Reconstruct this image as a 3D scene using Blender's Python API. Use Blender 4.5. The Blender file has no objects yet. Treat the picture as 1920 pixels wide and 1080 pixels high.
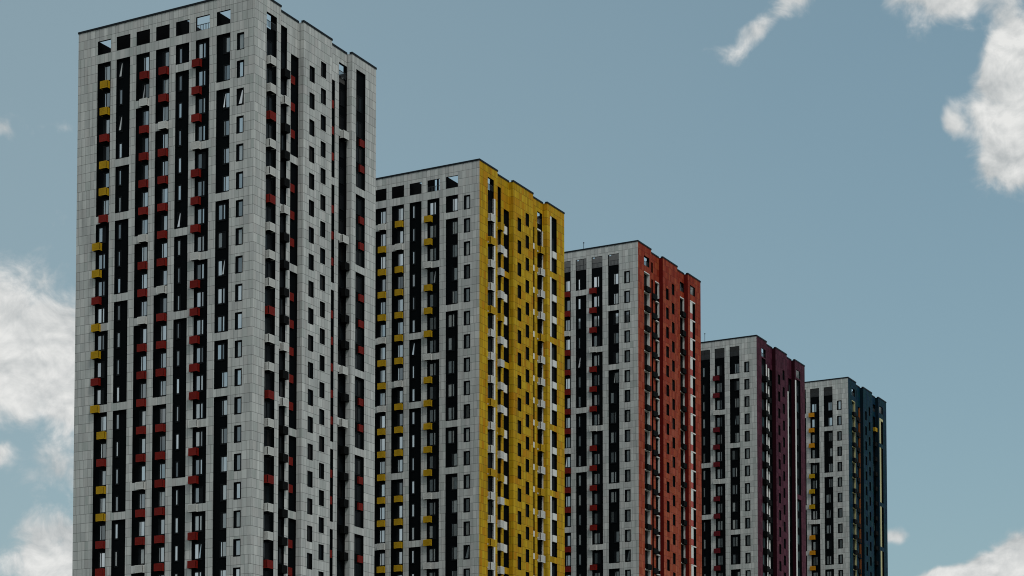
import bpy, math, random
from mathutils import Matrix
random.seed(7)
R = math.radians
scene = bpy.context.scene
COL = scene.collection

# ------------------------------------------------------------------ helpers
class MB:
    """collects quads and boxes, builds ONE mesh"""
    def __init__(s): s.v = []; s.f = []; s.m = []
    def quad(s, a, b, c, d, m=0):
        n = len(s.v); s.v += [a, b, c, d]; s.f.append((n, n+1, n+2, n+3)); s.m.append(m)
    def box(s, x0, x1, y0, y1, z0, z1, m=0):
        n = len(s.v)
        s.v += [(x0,y0,z0),(x1,y0,z0),(x1,y1,z0),(x0,y1,z0),(x0,y0,z1),(x1,y0,z1),(x1,y1,z1),(x0,y1,z1)]
        for q in ((0,3,2,1),(4,5,6,7),(0,1,5,4),(1,2,6,5),(2,3,7,6),(3,0,4,7)):
            s.f.append(tuple(n+i for i in q)); s.m.append(m)
    def add(s, verts, faces, M=None, m=0):
        n = len(s.v)
        s.v += [tuple(M @ __import__('mathutils').Vector(p)) for p in verts] if M else list(verts)
        for q in faces: s.f.append(tuple(n+i for i in q)); s.m.append(m)
    def mesh(s, name, mats):
        me = bpy.data.meshes.new(name); me.from_pydata(s.v, [], s.f)
        for m in mats: me.materials.append(m)
        me.polygons.foreach_set('material_index', s.m); me.update()
        return me
    def build(s, name, mats, parent=None, loc=(0,0,0)):
        if not isinstance(mats, (list, tuple)): mats = [mats]
        return link(name, s.mesh(name, mats), parent, loc)

def link(name, me, parent=None, loc=(0,0,0), rz=0):
    o = bpy.data.objects.new(name, me); COL.objects.link(o)
    o.parent = parent; o.location = loc; o.rotation_euler = (0,0,rz)
    return o

# ------------------------------------------------------------------ materials
def newmat(name):
    m = bpy.data.materials.new(name); m.use_nodes = True
    nt = m.node_tree
    return m, nt, nt.nodes, nt.nodes['Principled BSDF']

def plain(name, col, rough=.6, metal=0, noise=.0, scale=6, spec=.12):
    m, nt, N, b = newmat(name); b.inputs['Specular IOR Level'].default_value = spec
    b.inputs['Roughness'].default_value = rough; b.inputs['Metallic'].default_value = metal
    if noise:
        tc = N.new('ShaderNodeTexCoord'); no = N.new('ShaderNodeTexNoise'); no.inputs['Scale'].default_value = scale
        no.inputs['Detail'].default_value = 5
        oi = N.new('ShaderNodeObjectInfo')
        ad = N.new('ShaderNodeVectorMath'); ad.operation = 'ADD'
        nt.links.new(tc.outputs['Object'], ad.inputs[0]); nt.links.new(oi.outputs['Location'], ad.inputs[1])
        nt.links.new(ad.outputs[0], no.inputs['Vector'])
        mx = N.new('ShaderNodeMixRGB')
        mx.inputs[1].default_value = tuple(c*(1-noise) for c in col)+(1,)
        mx.inputs[2].default_value = tuple(min(1, c*(1+noise)) for c in col)+(1,)
        nt.links.new(no.outputs['Fac'], mx.inputs[0]); nt.links.new(mx.outputs[0], b.inputs['Base Color'])
    else:
        b.inputs['Base Color'].default_value = tuple(col)+(1,)
    return m

def cladding(name, cols, seed, joint=.3, rough=.6, grime=.2, spec=.2, drift=0):
    """facade panels: rows 1 m high, random widths, a tone per panel, thin open joints, rain streaks"""
    m, nt, N, b = newmat(name); L = nt.links.new
    b.inputs['Roughness'].default_value = rough; b.inputs['Specular IOR Level'].default_value = spec
    def mth(op, a, c=None, d=None):
        n = N.new('ShaderNodeMath'); n.operation = op
        for i, v in enumerate((a, c, d)):
            if v is None: continue
            if isinstance(v, (int, float)): n.inputs[i].default_value = v
            else: L(v, n.inputs[i])
        return n.outputs[0]
    tc = N.new('ShaderNodeTexCoord'); sp = N.new('ShaderNodeSeparateXYZ'); L(tc.outputs['Object'], sp.inputs[0])
    a = mth('ADD', sp.outputs[0], sp.outputs[1]); a = mth('ADD', a, seed*13.7)
    z = sp.outputs[2]
    row = mth('FLOOR', z); blk = mth('FLOOR', mth('DIVIDE', z, 3.0))
    a2 = mth('ADD', a, mth('MULTIPLY', blk, 7.31))
    v1 = N.new('ShaderNodeTexVoronoi'); v1.voronoi_dimensions = '1D'; v1.feature = 'DISTANCE_TO_EDGE'
    v2 = N.new('ShaderNodeTexVoronoi'); v2.voronoi_dimensions = '1D'; v2.feature = 'F1'
    for v in (v1, v2):
        v.inputs['Scale'].default_value = 1.75; v.inputs['Randomness'].default_value = .75; L(a2, v.inputs['W'])
    wn = N.new('ShaderNodeTexWhiteNoise'); wn.noise_dimensions = '3D'
    cx = N.new('ShaderNodeCombineXYZ'); sc = N.new('ShaderNodeSeparateColor'); L(v2.outputs['Color'], sc.inputs[0])
    L(mth('MULTIPLY', sc.outputs[0], 917.0), cx.inputs[0]); L(row, cx.inputs[1]); cx.inputs[2].default_value = seed
    L(cx.outputs[0], wn.inputs['Vector'])
    ramp = N.new('ShaderNodeValToRGB'); el = ramp.color_ramp.elements
    n = len(cols)
    while len(el) < n: el.new(.5)
    for i, c in enumerate(cols): el[i].position = i/(n-1); el[i].color = tuple(c)+(1,)
    if drift:                                     # panel tones move along the ramp, paler towards the bottom
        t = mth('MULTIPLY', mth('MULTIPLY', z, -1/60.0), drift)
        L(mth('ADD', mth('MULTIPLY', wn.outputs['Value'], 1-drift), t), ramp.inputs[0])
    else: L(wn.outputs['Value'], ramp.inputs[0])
    # joints
    fr = mth('FRACT', z)
    hj = mth('LESS_THAN', fr, .042); vj = mth('LESS_THAN', v1.outputs['Distance'], .034)
    jt = mth('MAXIMUM', hj, mth('MULTIPLY', vj, .72))
    jm = mth('SUBTRACT', 1.0, mth('MULTIPLY', jt, 1-joint))
    # rain streaks and dirt
    cs = N.new('ShaderNodeCombineXYZ'); L(mth('MULTIPLY', a, 1.7), cs.inputs[0]); L(mth('MULTIPLY', z, .11), cs.inputs[1])
    no = N.new('ShaderNodeTexNoise'); no.inputs['Scale'].default_value = 1.0; no.inputs['Detail'].default_value = 6; L(cs.outputs[0], no.inputs['Vector'])
    mr = N.new('ShaderNodeMapRange'); mr.inputs['From Min'].default_value = .32; mr.inputs['From Max'].default_value = .62
    mr.inputs['To Min'].default_value = 1-grime; mr.inputs['To Max'].default_value = 1.03
    L(no.outputs['Fac'], mr.inputs['Value'])
    fac = mth('MULTIPLY', jm, mr.outputs[0])
    mx = N.new('ShaderNodeMixRGB'); mx.blend_type = 'MULTIPLY'; mx.inputs[0].default_value = 1
    L(ramp.outputs[0], mx.inputs[1]); L(fac, mx.inputs[2]); L(mx.outputs[0], b.inputs['Base Color'])
    bp = N.new('ShaderNodeBump'); bp.inputs['Strength'].default_value = .25; bp.inputs['Distance'].default_value = .02
    L(mth('SUBTRACT', 1.0, jt), bp.inputs['Height']); L(bp.outputs[0], b.inputs['Normal'])
    return m

def glass(name, lo, hi, curtain, tint=(.86,.92,.95)):
    """coated window glass: mirror share and the curtain behind differ from pane to pane"""
    m, nt, N, b = newmat(name); L = nt.links.new
    oi = N.new('ShaderNodeObjectInfo'); ge = N.new('ShaderNodeNewGeometry')
    wn = N.new('ShaderNodeTexWhiteNoise'); wn.noise_dimensions = '2D'
    cx = N.new('ShaderNodeCombineXYZ')
    L(oi.outputs['Random'], cx.inputs[0]); L(ge.outputs['Random Per Island'], cx.inputs[1])
    mu = N.new('ShaderNodeVectorMath'); mu.operation = 'SCALE'; mu.inputs['Scale'].default_value = 371.0
    L(cx.outputs[0], mu.inputs[0]); L(mu.outputs[0], wn.inputs['Vector'])
    sc = N.new('ShaderNodeSeparateColor'); L(wn.outputs['Color'], sc.inputs[0])
    mr = N.new('ShaderNodeMapRange'); mr.inputs['To Min'].default_value = lo; mr.inputs['To Max'].default_value = hi
    L(sc.outputs[0], mr.inputs['Value'])
    rp = N.new('ShaderNodeValToRGB'); e = rp.color_ramp.elements
    e[0].position = 0; e[0].color = (.006,.009,.011,1); e[1].position = 1; e[1].color = tuple(curtain)+(1,)
    e2 = e.new(.4); e2.color = tuple(c*.12 for c in curtain)+(1,)
    L(sc.outputs[1], rp.inputs[0]); L(rp.outputs[0], b.inputs['Base Color']); b.inputs['Roughness'].default_value = .5; b.inputs['Specular IOR Level'].default_value = .02
    gl = N.new('ShaderNodeBsdfGlossy'); gl.inputs['Color'].default_value = tuple(tint)+(1,); gl.inputs['Roughness'].default_value = .06
    ms = N.new('ShaderNodeMixShader'); L(mr.outputs[0], ms.inputs[0]); L(b.outputs[0], ms.inputs[1]); L(gl.outputs[0], ms.inputs[2])
    L(ms.outputs[0], N['Material Output'].inputs[0])
    return m

WHITE = [(.365,.395,.38),(.48,.495,.485),(.42,.44,.43),(.54,.555,.54),(.45,.45,.44),(.39,.405,.40),(.50,.51,.50)]
M_white = [cladding('white_cladding', WHITE, s) for s in (1,2,3,4,5)]
M_side = [cladding('pale_cladding', WHITE, 9),
          cladding('yellow_cladding', [(.38,.215,.005),(.48,.30,.012),(.43,.19,.005),(.53,.35,.018),(.35,.205,.008)], 6, .3, .6, .2, .06),
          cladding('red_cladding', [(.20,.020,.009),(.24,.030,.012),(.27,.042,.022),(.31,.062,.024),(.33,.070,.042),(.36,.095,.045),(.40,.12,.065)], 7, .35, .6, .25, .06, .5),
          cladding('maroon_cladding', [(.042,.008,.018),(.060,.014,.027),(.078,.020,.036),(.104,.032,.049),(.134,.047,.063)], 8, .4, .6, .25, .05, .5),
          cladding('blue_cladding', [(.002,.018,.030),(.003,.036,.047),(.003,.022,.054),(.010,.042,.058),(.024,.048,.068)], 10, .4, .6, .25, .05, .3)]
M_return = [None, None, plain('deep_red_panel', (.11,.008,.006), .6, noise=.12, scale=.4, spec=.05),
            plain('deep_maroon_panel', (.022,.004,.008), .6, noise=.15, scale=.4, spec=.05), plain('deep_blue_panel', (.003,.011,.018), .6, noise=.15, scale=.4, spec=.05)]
M_dark = plain('dark_infill', (.0022,.0034,.0042), .8, spec=.03)
M_frame = plain('black_window_frame', (.005,.0065,.008), .5, spec=.08)
M_glass = glass('reflective_glass', .15, .72, (.34,.36,.35))
M_gdark = glass('dark_glass', .0, .035, (.02,.02,.02))
M_gteal = glass('teal_glass', .04, .10, (.05,.08,.08), (.45,.75,.75))
M_coping = plain('dark_coping', (.006,.010,.014), .5)
M_roof = plain('roof_felt', (.06,.06,.06), .9, noise=.2)
M_attic = plain('attic_black', (.004,.0045,.005), .8, spec=.03)
M_agrey = plain('attic_grey_wall', (.23,.24,.245), .8, noise=.15, scale=1.5)
M_agrey2 = plain('attic_dark_wall', (.05,.055,.057), .8, noise=.2, scale=1.5)
M_rail = plain('railing_steel', (.04,.045,.05), .5)
M_trimw = plain('white_trim', (.62,.63,.61), .5, noise=.06, scale=.7)
M_trimy = plain('pale_yellow_trim', (.46,.43,.22), .5, noise=.08, scale=.7)
M_trimo = plain('orange_trim', (.22,.07,.02), .5)
M_redpan = plain('red_panel', (.38,.07,.06), .5, noise=.12, scale=.8)
M_core = plain('box_inside', (.004,.004,.004), .8, spec=.03)
BOXM = {'r': plain('red_slats', (.19,.012,.008), .5, noise=.18, scale=.6),
        'y': plain('yellow_slats', (.47,.28,.008), .5, noise=.14, scale=.6),
        'w': plain('white_slats', (.60,.61,.59), .55, noise=.08, scale=.6),
        'd': plain('black_slats', (.006,.0065,.0065), .6, spec=.05),
        'o': plain('orange_slats', (.60,.25,.01), .5, noise=.12, scale=.6),
        'm': plain('maroon_slats', (.13,.01,.016), .5, noise=.15, scale=.6)}
BOXNAME = {'r':'red','y':'yellow','w':'white','d':'black','m':'maroon','o':'orange'}

# ------------------------------------------------------------------ shared meshes
_boxes = {}
def box_mesh(c, w, h, d):
    """slatted cage round an air conditioner: x along the wall, y outward negative, z down from its top"""
    key = (c, w, h, d)
    if key in _boxes: return _boxes[key]
    b = MB(); t = .02
    b.box(.03, w-.03, -d+.03, .10, -h+.05, -.03, 1)               # dark unit behind the slats
    b.box(0, w, -d, .12, -.045, 0, 0)                             # top frame
    b.box(.0, w, -d, -d+.05, -h, -h+.05, 0)                       # bottom rails
    b.box(0, .05, -d+.05, .1, -h, -h+.05, 0); b.box(w-.05, w, -d+.05, .1, -h, -h+.05, 0)
    b.box(.05, w-.05, -d+.05, .1, -h+.012, -h+.05, 1)             # dark floor grid
    n = max(3, int(w/.125))
    for i in range(n):
        x = i*(w-.085)/(n-1); b.box(x, x+.085, -d-.0, -d+t, -h+.05, -.045, 0)
    n = max(2, int(d/.125))
    for i in range(1, n+1):
        y = -d+i*(d+.02)/(n+.3); 
        b.box(-.0, t, y, y+.085, -h+.05, -.045, 0); b.box(w-t, w, y, y+.085, -h+.05, -.045, 0)
    me = b.mesh('air_conditioner_box', [BOXM[c], M_core, BOXM[c]])
    _boxes[key] = me
    return me

def window_meshes(W, H, frame, panes):
    """frame mesh and pane mesh; frame=(x0,x1); panes=[(x0,x1,taper)]"""
    f = MB(); p = MB(); x0, x1 = frame
    f.box(x0, x1, -.015, .0, -H+.02, -.02)                        # dark leaf behind
    f.box(x0, x0+.06, -.06, -.015, -H+.02, -.02); f.box(x1-.06, x1, -.06, -.015, -H+.02, -.02)
    f.box(x0+.06, x1-.06, -.06, -.015, -.09, -.02); f.box(x0+.06, x1-.06, -.06, -.015, -H+.02, -H+.10)
    for a, b, t in panes:
        zt, zb = -.16, -H+.20
        if t == 0:
            p.quad((a,-.03,zb),(b,-.03,zb),(b,-.03,zt),(a,-.03,zt))
        else:                                                     # a sash left tilted open
            p.quad((a,-.20,zb),(b,-.20,zb),(b,-.03,zt),(b-(b-a)*.25,-.03,zt))
        f.box(a-.035, a, -.05, -.015, zb-.02, zt+.02); f.box(b, b+.035, -.05, -.015, zb-.02, zt+.02)
    return f, p
WT = {}
def reg(kind, frame, variants, H=1.86):
    for i, ps in enumerate(variants):
        f, p = window_meshes(0, H, frame, ps)
        WT[(kind, i)] = (f, p, f.mesh('window', [M_frame]), {})
reg('dblR', (.76,1.72), [[(.92,1.07,0),(1.16,1.59,0)],[(1.16,1.59,0)],[(.90,1.08,1),(1.16,1.59,0)]])
reg('dblL', (.18,1.27), [[(.33,.76,0),(.95,1.13,0)],[(.33,.76,0)],[(.33,.76,0),(.93,1.13,1)]])
reg('sgl', (.26,.80), [[(.39,.67,0)],[(.39,.67,1)],[(.42,.60,0)]])
reg('c8', (.0,.95), [[(.27,.68,0)],[(.27,.68,1)],[(.25,.72,0)]])
reg('side', (.05,.98), [[(.12,.48,0),(.56,.90,0)]])
reg('wide', (.15,1.6), [[(.3,.8,0),(.95,1.45,0)],[(.3,.8,0)]])
def pane_mesh(key, gm):
    f, p, fm, d = WT[key]
    if gm.name not in d: d[gm.name] = p.mesh('pane', [gm])
    return d[gm.name]

# ------------------------------------------------------------------ pattern of the facades (k = storey counted from the top)
C8 = (1.33, 2.28)
LEFT = [  # v0, v1, spandrel storeys / box string
    ('c1', 19.30, 21.15), ('c2', 16.60, 18.50), ('c3', 13.90, 15.75), ('c4', 11.22, 13.06),
    ('c5', 8.57, 10.37), ('c6', 5.88, 7.69), ('c7', 3.15, 4.93)]
S1 = 'yyryyRyyrYyrYyryyrryyryyRyyr'          # capital: the box hangs on a white band
S3 = 'rwrrrrwrrwrrrrrwrrwrrrrwrr'
S4 = 'rrwrrrrrwrrrsrrrrrrwrrrrwr'
S6 = 'rrrwrrrwrrrrrwrrwrrrwrrrwr'
BANDS = {'c2': {3,5,8,12,16,20,24}, 'c5': {0,6,9,15,19,23}}
SR1 = 'wwrwwrwwwrwwrwwrwwrwwrww'
SR6 = '.rrsrrsrrrsrrsrrsrrsrrs'

TOWERS = [
 dict(x=-27.13397, y=205.05236, roof=91.6458, shift=0, vis=21, hidden=(), att=0, boxc={'r':'r','y':'y','w':'w'}, c7={1,5,10,12,19,23},
      label='tallest tower at far left, white on both faces, with red and yellow boxes'),
 dict(x=-4.14404, y=248.62986, roof=88.9462, shift=1, vis=18, hidden=('c1','c2'), att=0, boxc={'r':'y','y':'y','w':'w'}, c7={0,4,9,11,18,22},
      label='white tower with a bright yellow side wall and yellow boxes'),
 dict(x=18.80719, y=292.23838, roof=92.1906, shift=0, vis=17, hidden=('c1','c2','c3'), att=1, boxc={'r':'r','y':'r','w':'w'}, c7={1,4,10,14,19,23},
      label='white tower with an orange red side wall, between the yellow and maroon towers'),
 dict(x=41.85191, y=335.77716, roof=89.4793, shift=1, vis=14, hidden=('c1','c2','c3','c4'), att=1, boxc={'r':'m','y':'m','w':'w'}, c7={0,4,9,11,18,22},
      label='white tower with a dark maroon side wall, second from the right'),
 dict(x=64.89485, y=379.25896, roof=92.8737, shift=0, vis=13, hidden=('c1','c2','c3','c4','c5'), att=1, boxc={'r':'y','y':'y','w':'w'}, c7={1,4,10,14,19,23},
      label='smallest and farthest white tower at right, with a dark blue side wall'),
]
TH = R(28.232108); CAMZ = 1.7
WID, LEN, REC = 24.0, 23.9, .65
DEP = .25

def make_tower(ti, T):
    rnd = random.Random(100+ti)
    ZR = T['roof'] + CAMZ; sh = T['shift']; vis = T['vis']; merged = T['att']
    NF = int((ZR-10)/3)
    root = bpy.data.objects.new('apartment_tower', None); COL.objects.link(root)
    root.empty_display_size = 2
    root.location = (T['x'], T['y'], 0); root.rotation_euler = (0, 0, math.pi/2-TH)
    root['label'] = T['label']; root['category'] = 'tower'; root['group'] = 'row of apartment towers'
    off0 = (0, 0, ZR)
    front = MB(); side = MB(); coping = MB()
    infill = []
    rails = []
    def PF(face, plane):
        if face == 'L': return lambda a, o, z: (plane+o, a, z)
        return lambda a, o, z: (a, plane+o, z)
    zb0 = -ZR

    def facade(mb, face, plane, a0, a1, cols):
        """cols: (x0, x1, openings[(zb, zt)], depth, back_from) sorted by x0"""
        P = PF(face, plane); cur = a0
        for (x0, x1, ops, dep, back) in sorted(cols, key=lambda c: c[0]):
            if x0 > cur: mb.quad(P(cur,0,zb0), P(x0,0,zb0), P(x0,0,0), P(cur,0,0))
            ops = sorted(ops); zc = zb0
            for (zb, zt) in ops:
                inf = MB()
                mb.quad(P(x0,0,zc), P(x1,0,zc), P(x1,0,zb), P(x0,0,zb)); zc = zt
                for (q0, q1) in ((x0,x0),(x1,x1)):
                    inf.quad(P(q0,0,zb), P(q0,dep,zb), P(q0,dep,zt), P(q0,0,zt))
                inf.quad(P(x0,0,zb), P(x1,0,zb), P(x1,dep,zb), P(x0,dep,zb))
                inf.quad(P(x0,0,zt), P(x1,0,zt), P(x1,dep,zt), P(x0,dep,zt))
                bt = min(zt, back)
                if bt > zb: inf.quad(P(x0,dep,zb), P(x1,dep,zb), P(x1,dep,bt), P(x0,dep,bt))
                infill.append((-(min(zt,0)-max(zb,-3.2*vis-4))*(x1-x0)*(1 if face == 'L' else .5), inf))
            mb.quad(P(x0,0,zc), P(x1,0,zc), P(x1,0,0), P(x0,0,0))
            cur = x1
        if cur < a1: mb.quad(P(cur,0,zb0), P(a1,0,zb0), P(a1,0,0), P(cur,0,0))

    def run(top, bands, low=None):
        """openings of one dark column broken by bands at the given storeys"""
        ops = []; t = top
        for k in sorted(bands):
            if k > NF: break
            ops.append((-6.97-3*k+.84, t)); t = -6.97-3*k
        ops.append((-6.97-3*NF, t))
        return ops
    def cells(k0, n, zt=-3.97, zb=-6.2): return [(zb-3*k, zt-3*k) for k in range(k0, n)]

    wins = []; boxes = []           # (priority, ...) records

    # ---------------------------------------------------------------- left (front) face
    cols = []
    for (nm, v0, v1) in LEFT:
        s = {'c1': S1, 'c3': S3, 'c4': S4, 'c6': S6}.get(nm)
        if s:
            s = s[sh:]; bands = {k for k, ch in enumerate(s) if ch in 'wsRY'}
        elif nm == 'c7': s = ''; bands = T['c7']
        else: s = ''; bands = {k-sh for k in BANDS[nm] if k >= sh}
        ops = run(-1.36 if merged else -3.97, bands)
        if not merged: ops = ops + [(-2.97, -1.43)]
        cols.append((v0, v1, ops, DEP, -2.97 if not merged else -2.98))
        if merged or not merged: rails.append(('L', v0, v1, nm))
        for k in range(vis):
            lr = 'dblR'
            if nm in ('c2', 'c5'): lr = 'sgl'
            if nm == 'c6': lr = 'dblL'
            kk = k+sh
            if nm == 'c7' and 6 <= kk <= 11 : lr = 'dblL'
            if nm == 'c7' and ti >= 2 and kk > 6: lr = 'dblL' if kk < 13 else 'dblR'
            if nm == 'c1' and 6 <= kk <= 12: lr = 'dblL'
            if ti == 2 and nm == 'c5': lr = 'sgl'
            q = rnd.random(); var = 0 if q < .70 else (1 if q < .95 else 2)
            if lr == 'sgl': var = 0 if q < .6 else (2 if q < .93 else 1)
            pr = 9 if nm in T['hidden'] else {'c7':1,'c8':0,'c6':2,'c4':2,'c3':2,'c1':4,'c2':5,'c5':5}[nm]
            wins.append((pr, k, 'L', 0, DEP, v1, -4.26-3*k, lr, var, M_glass))
            if k < len(s) and s[k].lower() in 'rywm' :
                c = T['boxc'][s[k].lower()]
                w = 1.02
                if ti == 4 and c == 'y' and (k//4) % 2 == 0: c = 'o'
                if nm == 'c1': hi = 20.46 if kk <= 5 else (21.33 if kk <= 12 else 20.38)
                elif nm in ('c3',): hi = v0+1.05
                elif nm == 'c4': hi = v0+.11+1.03
                else: hi = 7.93
                if nm == 'c6' and ti == 1: hi = 7.98
                boxes.append((pr+ (0 if c != 'w' else 0), k, 'L', 0, hi, -6.18-3*k, (c, w, .80, .40), 0))
    cols.append((C8[0], C8[1], cells(0, NF, -4.26, -6.12), DEP, 0))
    for k in range(vis):
        q = rnd.random(); var = 0 if q < .72 else (2 if q < .95 else 1)
        wins.append((0, k, 'L', 0, DEP, C8[1], -4.26-3*k, 'c8', var, M_glass))
    facade(front, 'L', 0, 0, LEN, cols)

    # ---------------------------------------------------------------- right (side) face: three bays and two recesses
    B1, B2a, B2b, B3 = 4.81, 9.15, 14.75, 18.85
    s6 = S6[sh:]; s7 = T['c7'] if ti < 2 else set()
    bands6 = {k for k, ch in enumerate(s6) if ch in 'ws'}
    r1 = SR1[sh:]; r6 = SR6[sh*2:]
    bands_r6 = {k for k, ch in enumerate(r6) if ch == 's'}
    at = [(-2.97, -1.52)]
    c_b1 = []; c_r1 = []; c_b2 = []; c_r2 = []; c_b3 = []
    if ti == 0:
        c_b1.append((2.17, 4.05, run(-1.5, {k for k in range(NF) if r1[k:k+1] == 'x'}), .35, -2.95))
        c_r1.append((5.35, 6.9, run(-1.46, s7), DEP, 0))
        c_r1.append((7.65, 9.13, run(-3.98, bands6), DEP, 0))
        c_r2.append((14.95, 16.35, run(-3.97, bands6), DEP, 0))
        c_r2.append((17.17, 18.83, run(-1.46, s7), .35, -2.95))
        c_b3.append((19.75, 21.7, run(-1.5, bands_r6), DEP, 0))
    elif ti == 1:
        c_b1.append((2.2, 3.80, [(-6.2, -1.5)]+cells(1, NF), .27, -2.95))
        c_r1.append((5.35, 6.9, [(-6.2, -1.46)]+cells(1, NF), DEP, 0))
        c_r1.append((7.65, 9.13, run(-3.98, bands6), DEP, 0))
        c_r2.append((14.95, 16.35, cells(0, NF), DEP, 0))
        c_r2.append((17.17, 18.62, [(-6.2, -1.5)]+cells(1, NF), .27, -2.95))
        c_b3.append((19.7, 21.7, run(-1.5, bands_r6), DEP, 0))
    elif ti in (2, 4):
        d = .43 if ti == 2 else .33
        c_b1.append((2.17, 4.1, at+cells(0, NF, -4.02, -6.9), d, -2.97))
        c_r1.append((5.35, 6.85, [(-2.97, -1.4)]+cells(0, NF, -4.02, -6.9), d, 0))
        c_r1.append((7.65, 9.13, cells(0, NF, -4.02, -6.9), d, 0))
        c_r2.append((17.2, 18.78, at+cells(0, NF, -4.02, -6.9), d, -2.97))
        if ti == 2: c_b3.append((19.73, 21.72, at+cells(0, NF, -4.0, -6.92), .3, -2.97))
        else: c_b3.append((19.4, 21.65, at+run(-4.0, {1,5,8}), .3, -2.97))
    else:
        c_b1.append((2.33, 4.3, at+run(-3.2, {NF}), .2, -2.97))
        c_r1.append((5.35, 6.9, run(-3.98, {NF}), .3, 0))
        c_r1.append((7.65, 9.13, run(-3.98, {NF}), .3, 0))
        c_r2.append((14.95, 16.35, run(-3.97, {NF}), .3, 0))
        c_r2.append((17.19, 18.83, run(-3.5, {NF}), .3, 0))
        c_b3.append((19.45, 21.7, at+run(-3.3, {6, 12}), .2, -2.97))
    c_b2.append((10.3, 11.33, cells(0, NF, -4.42, -6.18), DEP, 0))
    c_b2.append((12.55, 13.57, cells(0, NF, -3.15, -4.88), DEP, 0))
    facade(side, 'R', 0, 0, B1, c_b1)
    facade(side, 'R', REC, B1, B2a, c_r1)
    facade(side, 'R', 0, B2a, B2b, c_b2)
    facade(side, 'R', REC, B2b, B3, c_r2)
    facade(side, 'R', 0, B3, WID, c_b3)
    ret = MB()
    for u in (B1, B2a, B2b, B3): ret.quad((u,0,zb0),(u,REC,zb0),(u,REC,0),(u,0,0))
    if ti < 2: side.add(ret.v, ret.f)
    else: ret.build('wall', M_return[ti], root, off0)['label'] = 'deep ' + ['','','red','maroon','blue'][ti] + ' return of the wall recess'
    # far faces
    front.quad((0,LEN,zb0),(WID,LEN,zb0),(WID,LEN,0),(0,LEN,0))
    front.quad((WID,0,zb0),(WID,LEN,zb0),(WID,LEN,0),(WID,0,0))

    fw = front.build('wall', M_white[ti], root, off0)
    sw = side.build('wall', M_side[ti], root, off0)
    nice = ['pale', 'yellow', 'orange red', 'dark maroon', 'dark blue'][ti]
    fw['label'] = 'white panelled front wall'; sw['label'] = nice + ' panelled side wall'
    infill.sort(key=lambda t: t[0]); rest = MB()
    for i, (ar, inf) in enumerate(infill):
        if i < 100 and ar < 0: inf.build('infill_panel', M_dark, root, off0)
        else: rest.add(inf.v, inf.f)
    if rest.v: rest.build('infill_panel', M_dark, root, off0)['kind'] = 'stuff'

    # windows of the side face
    gside = M_gteal if ti in (3, 4) else M_gdark
    for k in range(vis):
        wins.append((6, k, 'R', 0, DEP, 10.3, -4.36-3*k, 'side', 0, M_gdark))
        wins.append((6, k, 'R', 0, DEP, 12.55, -3.09-3*k, 'side', 0, M_gdark))
        for (lst, pl) in ((c_b1,0),(c_r1,REC),(c_r2,REC),(c_b3,0)):
            for c in lst:
                if c[1]-c[0] > 1.55 and not (ti in (2,) and c[0] > 19):
                    wins.append((7, k, 'R', pl, c[3], c[0], -4.3-3*k, 'wide', 1 if rnd.random() < .4 else 0, gside))

    # ---------------------------------------------------------------- boxes on the side face
    for k in range(vis):
        zb = -6.28-3*k
        b7 = k in s7; b6 = k in bands6
        if ti == 0:
            boxes.append((3, k, 'R', 0, 2.32, zb, (r1[k], 1.03, .86, .45), 0))
            boxes.append((5, k, 'R', REC, 5.95, zb, ('w' if b7 else 'd', 1.0, .86, .45), 0))
            if not b6:
                boxes.append((4, k, 'R', REC, 7.68, zb, ('r', .9, .86, .2), .28))
                boxes.append((6, k, 'R', REC, 15.4, zb, ('r', .9, .86, .2), .28))
            if b7: boxes.append((4, k, 'R', REC, 17.5, zb, ('w', 1.15, .86, .45), 0))
            elif k > 5: boxes.append((6, k, 'R', REC, 17.95, zb, ('d', .9, .86, .45), 0))
            if r6[k:k+1] == 'r': boxes.append((4, k, 'R', 0, 20.75, zb, ('r', .92, .8, .2), .28))
        elif ti == 1:
            boxes.append((3, k, 'R', 0, 2.3, zb, ('w' if r1[k] == 'w' else 'y', 1.15, .95, .45), 0))
            boxes.append((5, k, 'R', REC, 6.0, zb, ('y' if b7 else 'w', 1.05, .95, .45), 0))
            boxes.append((5, k, 'R', REC, 17.4, zb, ('y' if b7 else 'w', 1.2, .95, .45), 0))
        elif ti in (2, 4):
            boxes.append((3, k, 'R', 0, 2.35, zb+.08, ('d', 1.45, .78, .42), 0))
            boxes.append((5, k, 'R', REC, 6.1, zb, ('d', 1.6, .78, .40), 0))
            boxes.append((5, k, 'R', REC, 17.35, zb, ('y' if (ti == 4 and k == 0) else 'd', 1.3, .78, .45), 0))
        else:
            boxes.append((3, k, 'R', 0, 3.2, zb, ('d', 1.3, .86, .45), 0))
            boxes.append((5, k, 'R', REC, 6.3, zb, ('d', 1.2, .86, .45), 0))

    # ---------------------------------------------------------------- surrounds and trim panels (separate parts)
    def surround(u0, u1, pl, dep, zt, zb, mat, bar=.16, strip=.0):
        """lining proud of the opening: top soffit bar and the right-hand reveal"""
        m = MB()
        m.box(u0, u1, pl-.03, pl+dep-.02, zt-.06, zt+bar-.06)
        m.box(u1-.05, u1+strip+.005, pl-.028, pl+dep-.02, zb+.002, zt-.062)
        m.build('window_surround', mat, root, off0)
    def panel(u0, u1, pl, zt, zb, mat, o0=-.02, o1=.06, name='trim_panel'):
        m = MB(); m.box(u0, u1, pl+o0, pl+o1, zb, zt); m.build(name, mat, root, off0)
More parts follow.
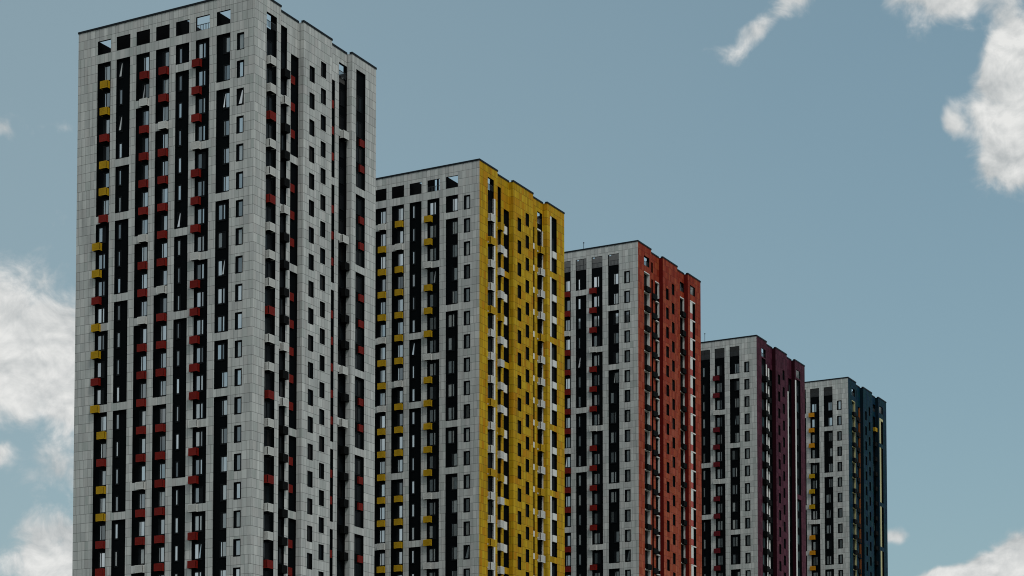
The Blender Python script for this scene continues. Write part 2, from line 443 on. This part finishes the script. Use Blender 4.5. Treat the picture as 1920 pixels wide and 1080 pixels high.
    for k in range(vis):
        z3 = 3*k
        if ti == 1:
            panel(2.2, 3.2, 0, -3.86-z3, -4.06-z3, M_trimw, -.03, .2) if k else None
            panel(3.80, 4.19, 0, -3.9-z3, -6.2-z3, M_trimw, -.03, .2)
            panel(17.19, 18.2, REC, -3.86-z3, -4.06-z3, M_trimw, -.03, .2)
            panel(18.62, 18.82, REC, -3.9-z3, -6.2-z3, M_trimw, -.03, .2)
            if k: panel(5.36, 6.88, REC, -3.86-z3, -4.04-z3, M_trimw, -.03, .2)
            if k not in bands6: panel(7.66, 8.68, REC, -6.15-z3, -7.2-z3, M_trimw, .02, .24)
            panel(15.1, 16.34, REC, -6.2-z3, -6.97-z3, M_trimw)
            if k not in bands_r6: panel(20.55, 21.69, 0, -6.15-z3, -7.05-z3, M_trimw, .02, .24)
        if ti in (2, 4):
            mt = M_trimw if ti == 2 else M_trimy
            d = .43 if ti == 2 else .33
            surround(2.17, 4.1, 0, d, -4.02-z3, -6.25-z3, mt, .14)
            if ti == 2:
                surround(7.65, 9.13, REC, .3, -4.02-z3, -6.35-z3, mt, .16)
                surround(17.2, 18.78, REC, .25, -4.02-z3, -6.2-z3, mt, .16)
                panel(19.74, 20.66, 0, -4.16-z3, -5.95-z3, mt, .0, .25, 'side_panel')
                panel(19.74, 20.66, 0, -5.955-z3, -6.9-z3, M_redpan, .0, .25, 'side_panel')
                panel(19.735, 21.715, 0, -3.98-z3, -4.155-z3, mt, -.03, .25)
            else:
                panel(8.8, 9.12, REC, -4.05-z3, -6.85-z3, M_trimo, .0, .25)
        if ti == 3:
            panel(4.36, 4.8, 0, -3.98-z3, -6.25-z3, M_trimw, -.04, .0)
            panel(6.98, 7.6, REC, -3.98-z3, -6.25-z3, M_trimw, -.04, .0)
    if ti == 1:
        for (zt, zb) in run(-1.6, bands_r6)[:7]: panel(19.68, 20.1, 0, zt, zb+.01, M_trimw, -.02, .2)
    if ti == 3:
        panel(16.75, 17.18, REC, -6.0, -ZR+8, M_trimw, -.04, 0); panel(18.87, 19.44, 0, -3.6, -ZR+8, M_trimw, -.04, 0)
    if ti == 4:
        for (zt, zb) in run(-4.0, {1,5,8}): panel(19.42, 20.35, 0, zb, zt, M_trimy, .0, .2, 'side_panel')
        panel(19.41, 21.64, 0, -4.01, -4.5, M_trimy, -.02, .2)

    # ---------------------------------------------------------------- emit windows and boxes: 100 largest as parts, the rest as one part
    def place(face, plane, dep, a, z):
        if face == 'L': return (plane+dep, a, ZR+z), -math.pi/2
        return (a, plane+dep, ZR+z), 0
    def emit_wins():
        wins.sort(key=lambda w: (w[0], w[1]))
        sf = MB(); gs = {}
        for i, (pr, k, face, pl, dep, a, z, kind, var, gm) in enumerate(wins):
            key = (kind, var); f, p, fm, _ = WT[key]
            loc, rz = place(face, pl, dep-.004, a, z)
            if i < 100:
                o = link('window', fm, root, loc, rz); link('pane', pane_mesh(key, gm), o)
            else:
                M = Matrix.Translation((loc[0], loc[1], z)) @ Matrix.Rotation(rz, 4, 'Z')
                sf.add(f.v, f.f, M, 0)
                sf.add(p.v, p.f, M, {M_glass.name:1, M_gdark.name:2, M_gteal.name:3}[gm.name])
        if sf.v:
            o = sf.build('window', [M_frame, M_glass, M_gdark, M_gteal], root, off0); o['kind'] = 'stuff'
    def emit_boxes():
        boxes.sort(key=lambda b: (b[0], b[1]))
        sb = MB(); keys = 'rywdmo'
        mats = [BOXM[c] for c in keys]+[M_core]
        for i, (pr, k, face, pl, a, z, key, inset) in enumerate(boxes):
            me = box_mesh(*key); loc, rz = place(face, pl, inset, a, z)
            if i < 100:
                o = link('air_conditioner_box', me, root, loc, rz)
                o['label'] = BOXNAME[key[0]] + ' slatted air conditioner box'
            else:
                M = Matrix.Translation((loc[0], loc[1], z)) @ Matrix.Rotation(rz, 4, 'Z')
                n = len(sb.v); sb.v += [tuple(M @ v.co) for v in me.vertices]
                for p in me.polygons:
                    sb.f.append(tuple(n+j for j in p.vertices)); sb.m.append(6 if p.material_index == 1 else keys.index(key[0]))
        if sb.v:
            o = sb.build('air_conditioner_box', mats, root, off0); o['kind'] = 'stuff'
    emit_wins(); emit_boxes()

    # ---------------------------------------------------------------- attic storey open to the sky, roof slab, coping
    slab = MB(); slab.box(.3, WID-.3, .98, LEN-.3, -3.5, -3.05); slab.build('roof', M_roof, root, off0)
    am = M_attic if not merged else (M_agrey if ti == 2 else M_agrey2)
    def awall(*q):
        m = MB(); m.box(*q); m.build('attic_wall', am, root, off0)
    if not merged:
        awall(2.5, 2.7, 13.3, 20.6, -3.04, -.05); awall(2.5, 2.7, 10.7, 13.3, -3.04, -.28)
        awall(.3, 8, 21.4, 21.6, -3.04, -1.2); awall(.3, 8, 10.5, 10.7, -3.04, -.45)
        awall(.3, 8, 5.2, 5.4, -3.04, -1.1)
        if ti == 1: awall(2.5, 2.7, 8.15, 9.3, -3.04, -.1); awall(2.5, 2.7, 7.55, 7.75, -3.04, -.1)
        awall(3.62, 5.0, .38, .5, -3.04, -1.2); awall(18.9, 20.5, 1.05, 1.2, -3.04, -1.2)
    else:
        awall(1.7, 1.9, 1.0, LEN-.4, -3.04, -1.02)
        if ti == 2:                       # gaps at the top of the parapet wall
            cuts = [1.0]+[c for (nm, a, b) in LEFT[::-1] for c in (b+.30, b+.66)]+[LEN-.4]
            for a, b in zip(cuts[::2], cuts[1::2]): awall(1.7, 1.9, a, b, -1.02, -.35)
        else: awall(1.7, 1.9, 1.0, LEN-.4, -1.02, -.35)
        awall(3.1, 4.6, 1.1, 1.3, -3.04, -.4); awall(18.4, 19.6, 1.1, 1.3, -3.04, -.4)
        awall(20.6, 22.5, 1.1, 1.3, -3.04, -.4)
    def rail(face, pl, a0, a1):
        P = PF(face, pl); r = MB()
        def bb(x0, x1, o0, o1, z0, z1):
            p, q = P(x0, o0, z0), P(x1, o1, z1)
            r.box(min(p[0],q[0]), max(p[0],q[0]), min(p[1],q[1]), max(p[1],q[1]), z0, z1)
        bb(a0+.01, a1-.01, .12, .17, -2.32, -2.26)
        n = int((a1-a0)/.2)
        for i in range(n): x = a0+.06+i*(a1-a0-.12)/(n-1); bb(x-.018, x+.018, .125, .165, -2.97, -2.32)
        r.build('railing', M_rail, root, off0)
    for (f, a, b, nm) in rails:
        if merged or nm == 'c6': rail(f, 0, a, b)
    rail('R', 0, 2.18, 4.04); rail('R', REC, 17.18, 18.82)
    for (x0, x1, y0, y1) in ((-.06,.3,-.06,LEN+.06),(.3,B1+.06,-.06,.3),(B1+.06,B2a-.06,REC-.06,REC+.3),(B2a-.06,B2b+.06,-.06,.3),
                             (B2b+.06,B3-.06,REC-.06,REC+.3),(B3-.06,WID-.3,-.06,.3),(WID-.3,WID+.06,-.06,LEN+.06),(.3,WID-.3,LEN-.3,LEN+.06)):
        coping.box(x0, x1, y0, y1, -.05, .17)
    v = 1.0
    while v < LEN: coping.box(-.075, -.061, v-.03, v+.03, -.12, .1); v += 1.35
    for (a, b, pl) in ((0,B1,0),(B1,B2a,REC),(B2a,B2b,0),(B2b,B3,REC),(B3,WID,0)):
        u = a+.7
        while u < b-.3: coping.box(u-.03, u+.03, pl-.075, pl-.061, -.12, .1); u += 1.35
    coping.build('coping', M_coping, root, off0)
    if ti in (2, 3):
        an = MB(); va, top = (9.5, 1.55) if ti == 2 else (9.95, 1.95)
        an.box(.97, 1.03, va-.03, va+.03, -3.04, top-.25)
        for i in range(6):
            a0, a1 = i*math.pi/3, (i+1)*math.pi/3
            for (r0, z0, r1, z1) in ((.03, top-.25, .13, top-.12), (.13, top-.12, .02, top)):
                an.quad((1+r0*math.cos(a0), va+r0*math.sin(a0), z0), (1+r0*math.cos(a1), va+r0*math.sin(a1), z0),
                        (1+r1*math.cos(a1), va+r1*math.sin(a1), z1), (1+r1*math.cos(a0), va+r1*math.sin(a0), z1))
        an.build('antenna', M_coping, root, off0)
    return root

for i, T in enumerate(TOWERS): make_tower(i, T)

# ------------------------------------------------------------------ ground
g = MB(); n = 24; S = 6000
for i in range(n):
    for j in range(n):
        x0, x1 = -S+2*S*i/n, -S+2*S*(i+1)/n; y0, y1 = -S+2*S*j/n, -S+2*S*(j+1)/n
        g.quad((x0,y0,0),(x1,y0,0),(x1,y1,0),(x0,y1,0))
gm, nt, N, b = newmat('city_ground'); b.inputs['Roughness'].default_value = .95
no = N.new('ShaderNodeTexNoise'); no.inputs['Scale'].default_value = .03; no.inputs['Detail'].default_value = 8
tc = N.new('ShaderNodeTexCoord'); nt.links.new(tc.outputs['Object'], no.inputs['Vector'])
rp = N.new('ShaderNodeValToRGB'); rp.color_ramp.elements[0].color = (.06,.08,.04,1); rp.color_ramp.elements[1].color = (.2,.19,.17,1)
nt.links.new(no.outputs['Fac'], rp.inputs[0]); nt.links.new(rp.outputs[0], b.inputs['Base Color'])
go = g.build('ground', gm); go['kind'] = 'structure'; go['label'] = 'open ground the towers stand on'; go['category'] = 'ground'

# ------------------------------------------------------------------ world: sky with clouds
SUN_EL, SUN_AZ = R(50), R(148)          # azimuth clockwise from +Y (the view direction)
w = bpy.data.worlds.new('World'); scene.world = w; w.use_nodes = True
nt = w.node_tree; N = nt.nodes; L = nt.links.new
bg = N['Background']
def mth(op, a, c=None, d=None, clamp=False):
    n = N.new('ShaderNodeMath'); n.operation = op; n.use_clamp = clamp
    for i, v in enumerate((a, c, d)):
        if v is None: continue
        if isinstance(v, (int, float)): n.inputs[i].default_value = v
        else: L(v, n.inputs[i])
    return n.outputs[0]
sky = N.new('ShaderNodeTexSky'); sky.sky_type = 'NISHITA'; sky.sun_disc = False
sky.sun_elevation = SUN_EL; sky.sun_rotation = SUN_AZ
sky.air_density = 1.0; sky.dust_density = 1.6; sky.ozone_density = 1.2
hs = N.new('ShaderNodeHueSaturation'); hs.inputs['Hue'].default_value = .492; hs.inputs['Saturation'].default_value = 1.0; hs.inputs['Value'].default_value = 1.0
L(sky.outputs[0], hs.inputs['Color'])
ga = N.new('ShaderNodeGamma'); ga.inputs['Gamma'].default_value = .50; L(hs.outputs[0], ga.inputs['Color'])
tm = N.new('ShaderNodeMixRGB'); tm.blend_type = 'MULTIPLY'; tm.inputs[0].default_value = 1; tm.inputs[2].default_value = (1.66,2.06,2.08,1); L(ga.outputs[0], tm.inputs[1])
tc = N.new('ShaderNodeTexCoord'); sp = N.new('ShaderNodeSeparateXYZ'); L(tc.outputs['Generated'], sp.inputs[0])
DEG = 180/math.pi
az = mth('MULTIPLY', mth('ARCTAN2', sp.outputs[0], sp.outputs[1]), DEG)
el = mth('MULTIPLY', mth('ARCSINE', sp.outputs[2]), DEG)
CL = [(-15.2,14.25,2.3,1.9,1.5),(-13.4,13.35,1.1,1.1,.95),(-12.75,13.5,.75,1.3,.85),(-13.5,8.4,1.05,1.2,1.15),(-12.55,8.3,.7,1.1,.8),(-12.7,10.9,0.75,0.8,0.64),(-13.1,20.2,0.8,0.42,0.58),(-14.65,19.75,0.35,0.28,0.62),(-14.6,11.3,0.35,0.3,0.60),
 (8.25,23.8,0.55,0.5,.85),(7.7,23.3,0.42,0.40,0.62),(7.15,22.8,0.40,0.36,0.52),(6.75,22.35,0.4,0.35,0.44),(6.1,22.35,0.45,0.45,0.40),(12.83,23.35,1.4,0.6,.95),(11.4,23.65,0.9,0.45,0.7),(14.5,22.4,0.5,1.0,0.85),(14.05,21.8,0.45,0.5,0.6),(13.65,21.4,.4,.35,.5),
 (15.1,20.45,1.4,1.35,1.7),(14.5,19.5,.95,.85,1.0),(12.8,20.1,0.4,0.36,0.72),(14.2,18.95,0.75,0.6,.85),(14.35,20.95,0.7,0.5,0.75),
 (14.45,8.35,0.55,0.74,2.6),(13.7,8.15,0.5,0.50,2.4),(12.35,7.7,0.42,0.36,2.0),(13.0,7.7,.55,.42,2.0),(11.85,7.55,.42,.36,1.5),(10.95,9.2,0.40,0.30,0.78)]
wv = N.new('ShaderNodeCombineXYZ'); L(az, wv.inputs[0]); L(el, wv.inputs[1])
wz = N.new('ShaderNodeTexNoise'); wz.inputs['Scale'].default_value = .55; wz.inputs['Detail'].default_value = 3; L(wv.outputs[0], wz.inputs['Vector'])
ws = N.new('ShaderNodeSeparateColor'); L(wz.outputs['Color'], ws.inputs[0])
azw = mth('ADD', az, mth('MULTIPLY', mth('SUBTRACT', ws.outputs[0], .5), 1.3)); elw = mth('ADD', el, mth('MULTIPLY', mth('SUBTRACT', ws.outputs[1], .5), 1.1))
field = None
for (a, e, ra, re, wt) in CL:
    dx = mth('MULTIPLY', mth('SUBTRACT', azw, a), 1/ra); dy = mth('MULTIPLY', mth('SUBTRACT', elw, e), 1/re)
    q = mth('ADD', mth('MULTIPLY', dx, dx), mth('MULTIPLY', dy, dy))
    f = mth('MULTIPLY', mth('EXPONENT', mth('MULTIPLY', q, -.9)), wt)
    field = f if field is None else mth('ADD', field, f)
field = mth('MINIMUM', mth('SUBTRACT', mth('MULTIPLY', field, 1.7), .80), .95)
# broken cloud over the rest of the sky, behind and beside the camera
nb = N.new('ShaderNodeTexNoise'); nb.inputs['Scale'].default_value = 2.2; nb.inputs['Detail'].default_value = 4; L(tc.outputs['Generated'], nb.inputs['Vector'])
away = mth('MAXIMUM', mth('SUBTRACT', mth('ABSOLUTE', az), 19.0), mth('SUBTRACT', el, 27.0))
away = mth('MULTIPLY', away, .2, clamp=True)
wide = mth('ADD', mth('MULTIPLY', mth('SUBTRACT', nb.outputs['Fac'], .47), 4.0), mth('MULTIPLY', mth('SUBTRACT', away, 1.0), 6.0))
field = mth('MAXIMUM', field, mth('MINIMUM', wide, .9))
def cn(ox, oe, sc, det, rough, seed, dist=0):
    v = N.new('ShaderNodeCombineXYZ'); L(mth('ADD', az, ox), v.inputs[0]); L(mth('MULTIPLY', mth('ADD', el, oe), 1.15), v.inputs[1]); v.inputs[2].default_value = seed
    n = N.new('ShaderNodeTexNoise'); n.inputs['Scale'].default_value = sc; n.inputs['Detail'].default_value = det; n.inputs['Roughness'].default_value = rough
    n.inputs['Distortion'].default_value = dist
    L(v.outputs[0], n.inputs['Vector']); return n.outputs['Fac']
n1 = cn(0, 0, .85, 9, .60, 3.1, .35)
dens = mth('ADD', field, mth('MULTIPLY', mth('SUBTRACT', n1, .5), 2.5))
mr = N.new('ShaderNodeMapRange'); mr.interpolation_type = 'SMOOTHSTEP'
mr.inputs['From Min'].default_value = -.34; mr.inputs['From Max'].default_value = .80; L(dens, mr.inputs['Value'])
# billows: relief of the cloud noise towards the sun, large and small
b1, b2 = cn(0, 0, .55, 3, .5, 3.1), cn(.22, .60, .55, 3, .5, 3.1)
n2 = cn(.05, .16, .85, 9, .60, 3.1, .35)
lit = mth('ADD', mth('ADD', .68, mth('MULTIPLY', mth('SUBTRACT', b1, b2), 1.5)), mth('MULTIPLY', mth('SUBTRACT', n1, n2), 1.5), clamp=True)
lit = mth('MULTIPLY', lit, mth('ADD', .72, mth('MULTIPLY', dens, .3)), clamp=True)
cr = N.new('ShaderNodeValToRGB'); cr.color_ramp.elements[0].color = (3.7,4.05,4.2,1); cr.color_ramp.elements[1].color = (7.9,7.95,7.8,1)
L(lit, cr.inputs[0])
# thin high veil, denser towards the left of the view
vn = mth('ADD', mth('MULTIPLY', mth('SUBTRACT', 13.0, az), .014), mth('MULTIPLY', mth('SUBTRACT', nb.outputs['Fac'], .5), .45), clamp=True)
vn = mth('MINIMUM', vn, .36)
ve = N.new('ShaderNodeMixRGB'); L(vn, ve.inputs[0]); L(tm.outputs[0], ve.inputs[1]); ve.inputs[2].default_value = (3.3,4.1,4.3,1)
cs = N.new('ShaderNodeMixRGB'); L(mr.outputs[0], cs.inputs[0]); L(ve.outputs[0], cs.inputs[1]); L(cr.outputs[0], cs.inputs[2])
L(cs.outputs[0], bg.inputs['Color']); bg.inputs['Strength'].default_value = .10

# ------------------------------------------------------------------ sun behind thin cloud
sl = bpy.data.lights.new('sun', 'SUN'); sl.energy = 1.4; sl.angle = R(14); sl.color = (1, .965, .91)
so = bpy.data.objects.new('sun', sl); COL.objects.link(so)
so.rotation_euler = (math.pi/2-SUN_EL, 0, math.pi-SUN_AZ)
so.location = (0, -50, 150)

# ------------------------------------------------------------------ camera
cam = bpy.data.cameras.new('camera'); co = bpy.data.objects.new('camera', cam); COL.objects.link(co)
F = 3724.3957; cam.sensor_width = 36; cam.lens = F/1920*36
cam.shift_y = (1412.11-540)/1920
cam.clip_start = .5; cam.clip_end = 20000
co.location = (0, 0, CAMZ); co.rotation_euler = (math.pi/2+R(3.05433), 0, 0)
scene.camera = co

vs = scene.view_settings
vs.view_transform = 'Standard'; vs.look = 'None'; vs.gamma = 1; vs.exposure = 0; vs.use_curve_mapping = False
scene.render.engine = 'CYCLES'
scene.cycles.filter_width = 1.05
scene.cycles.max_bounces = 6; scene.cycles.diffuse_bounces = 3
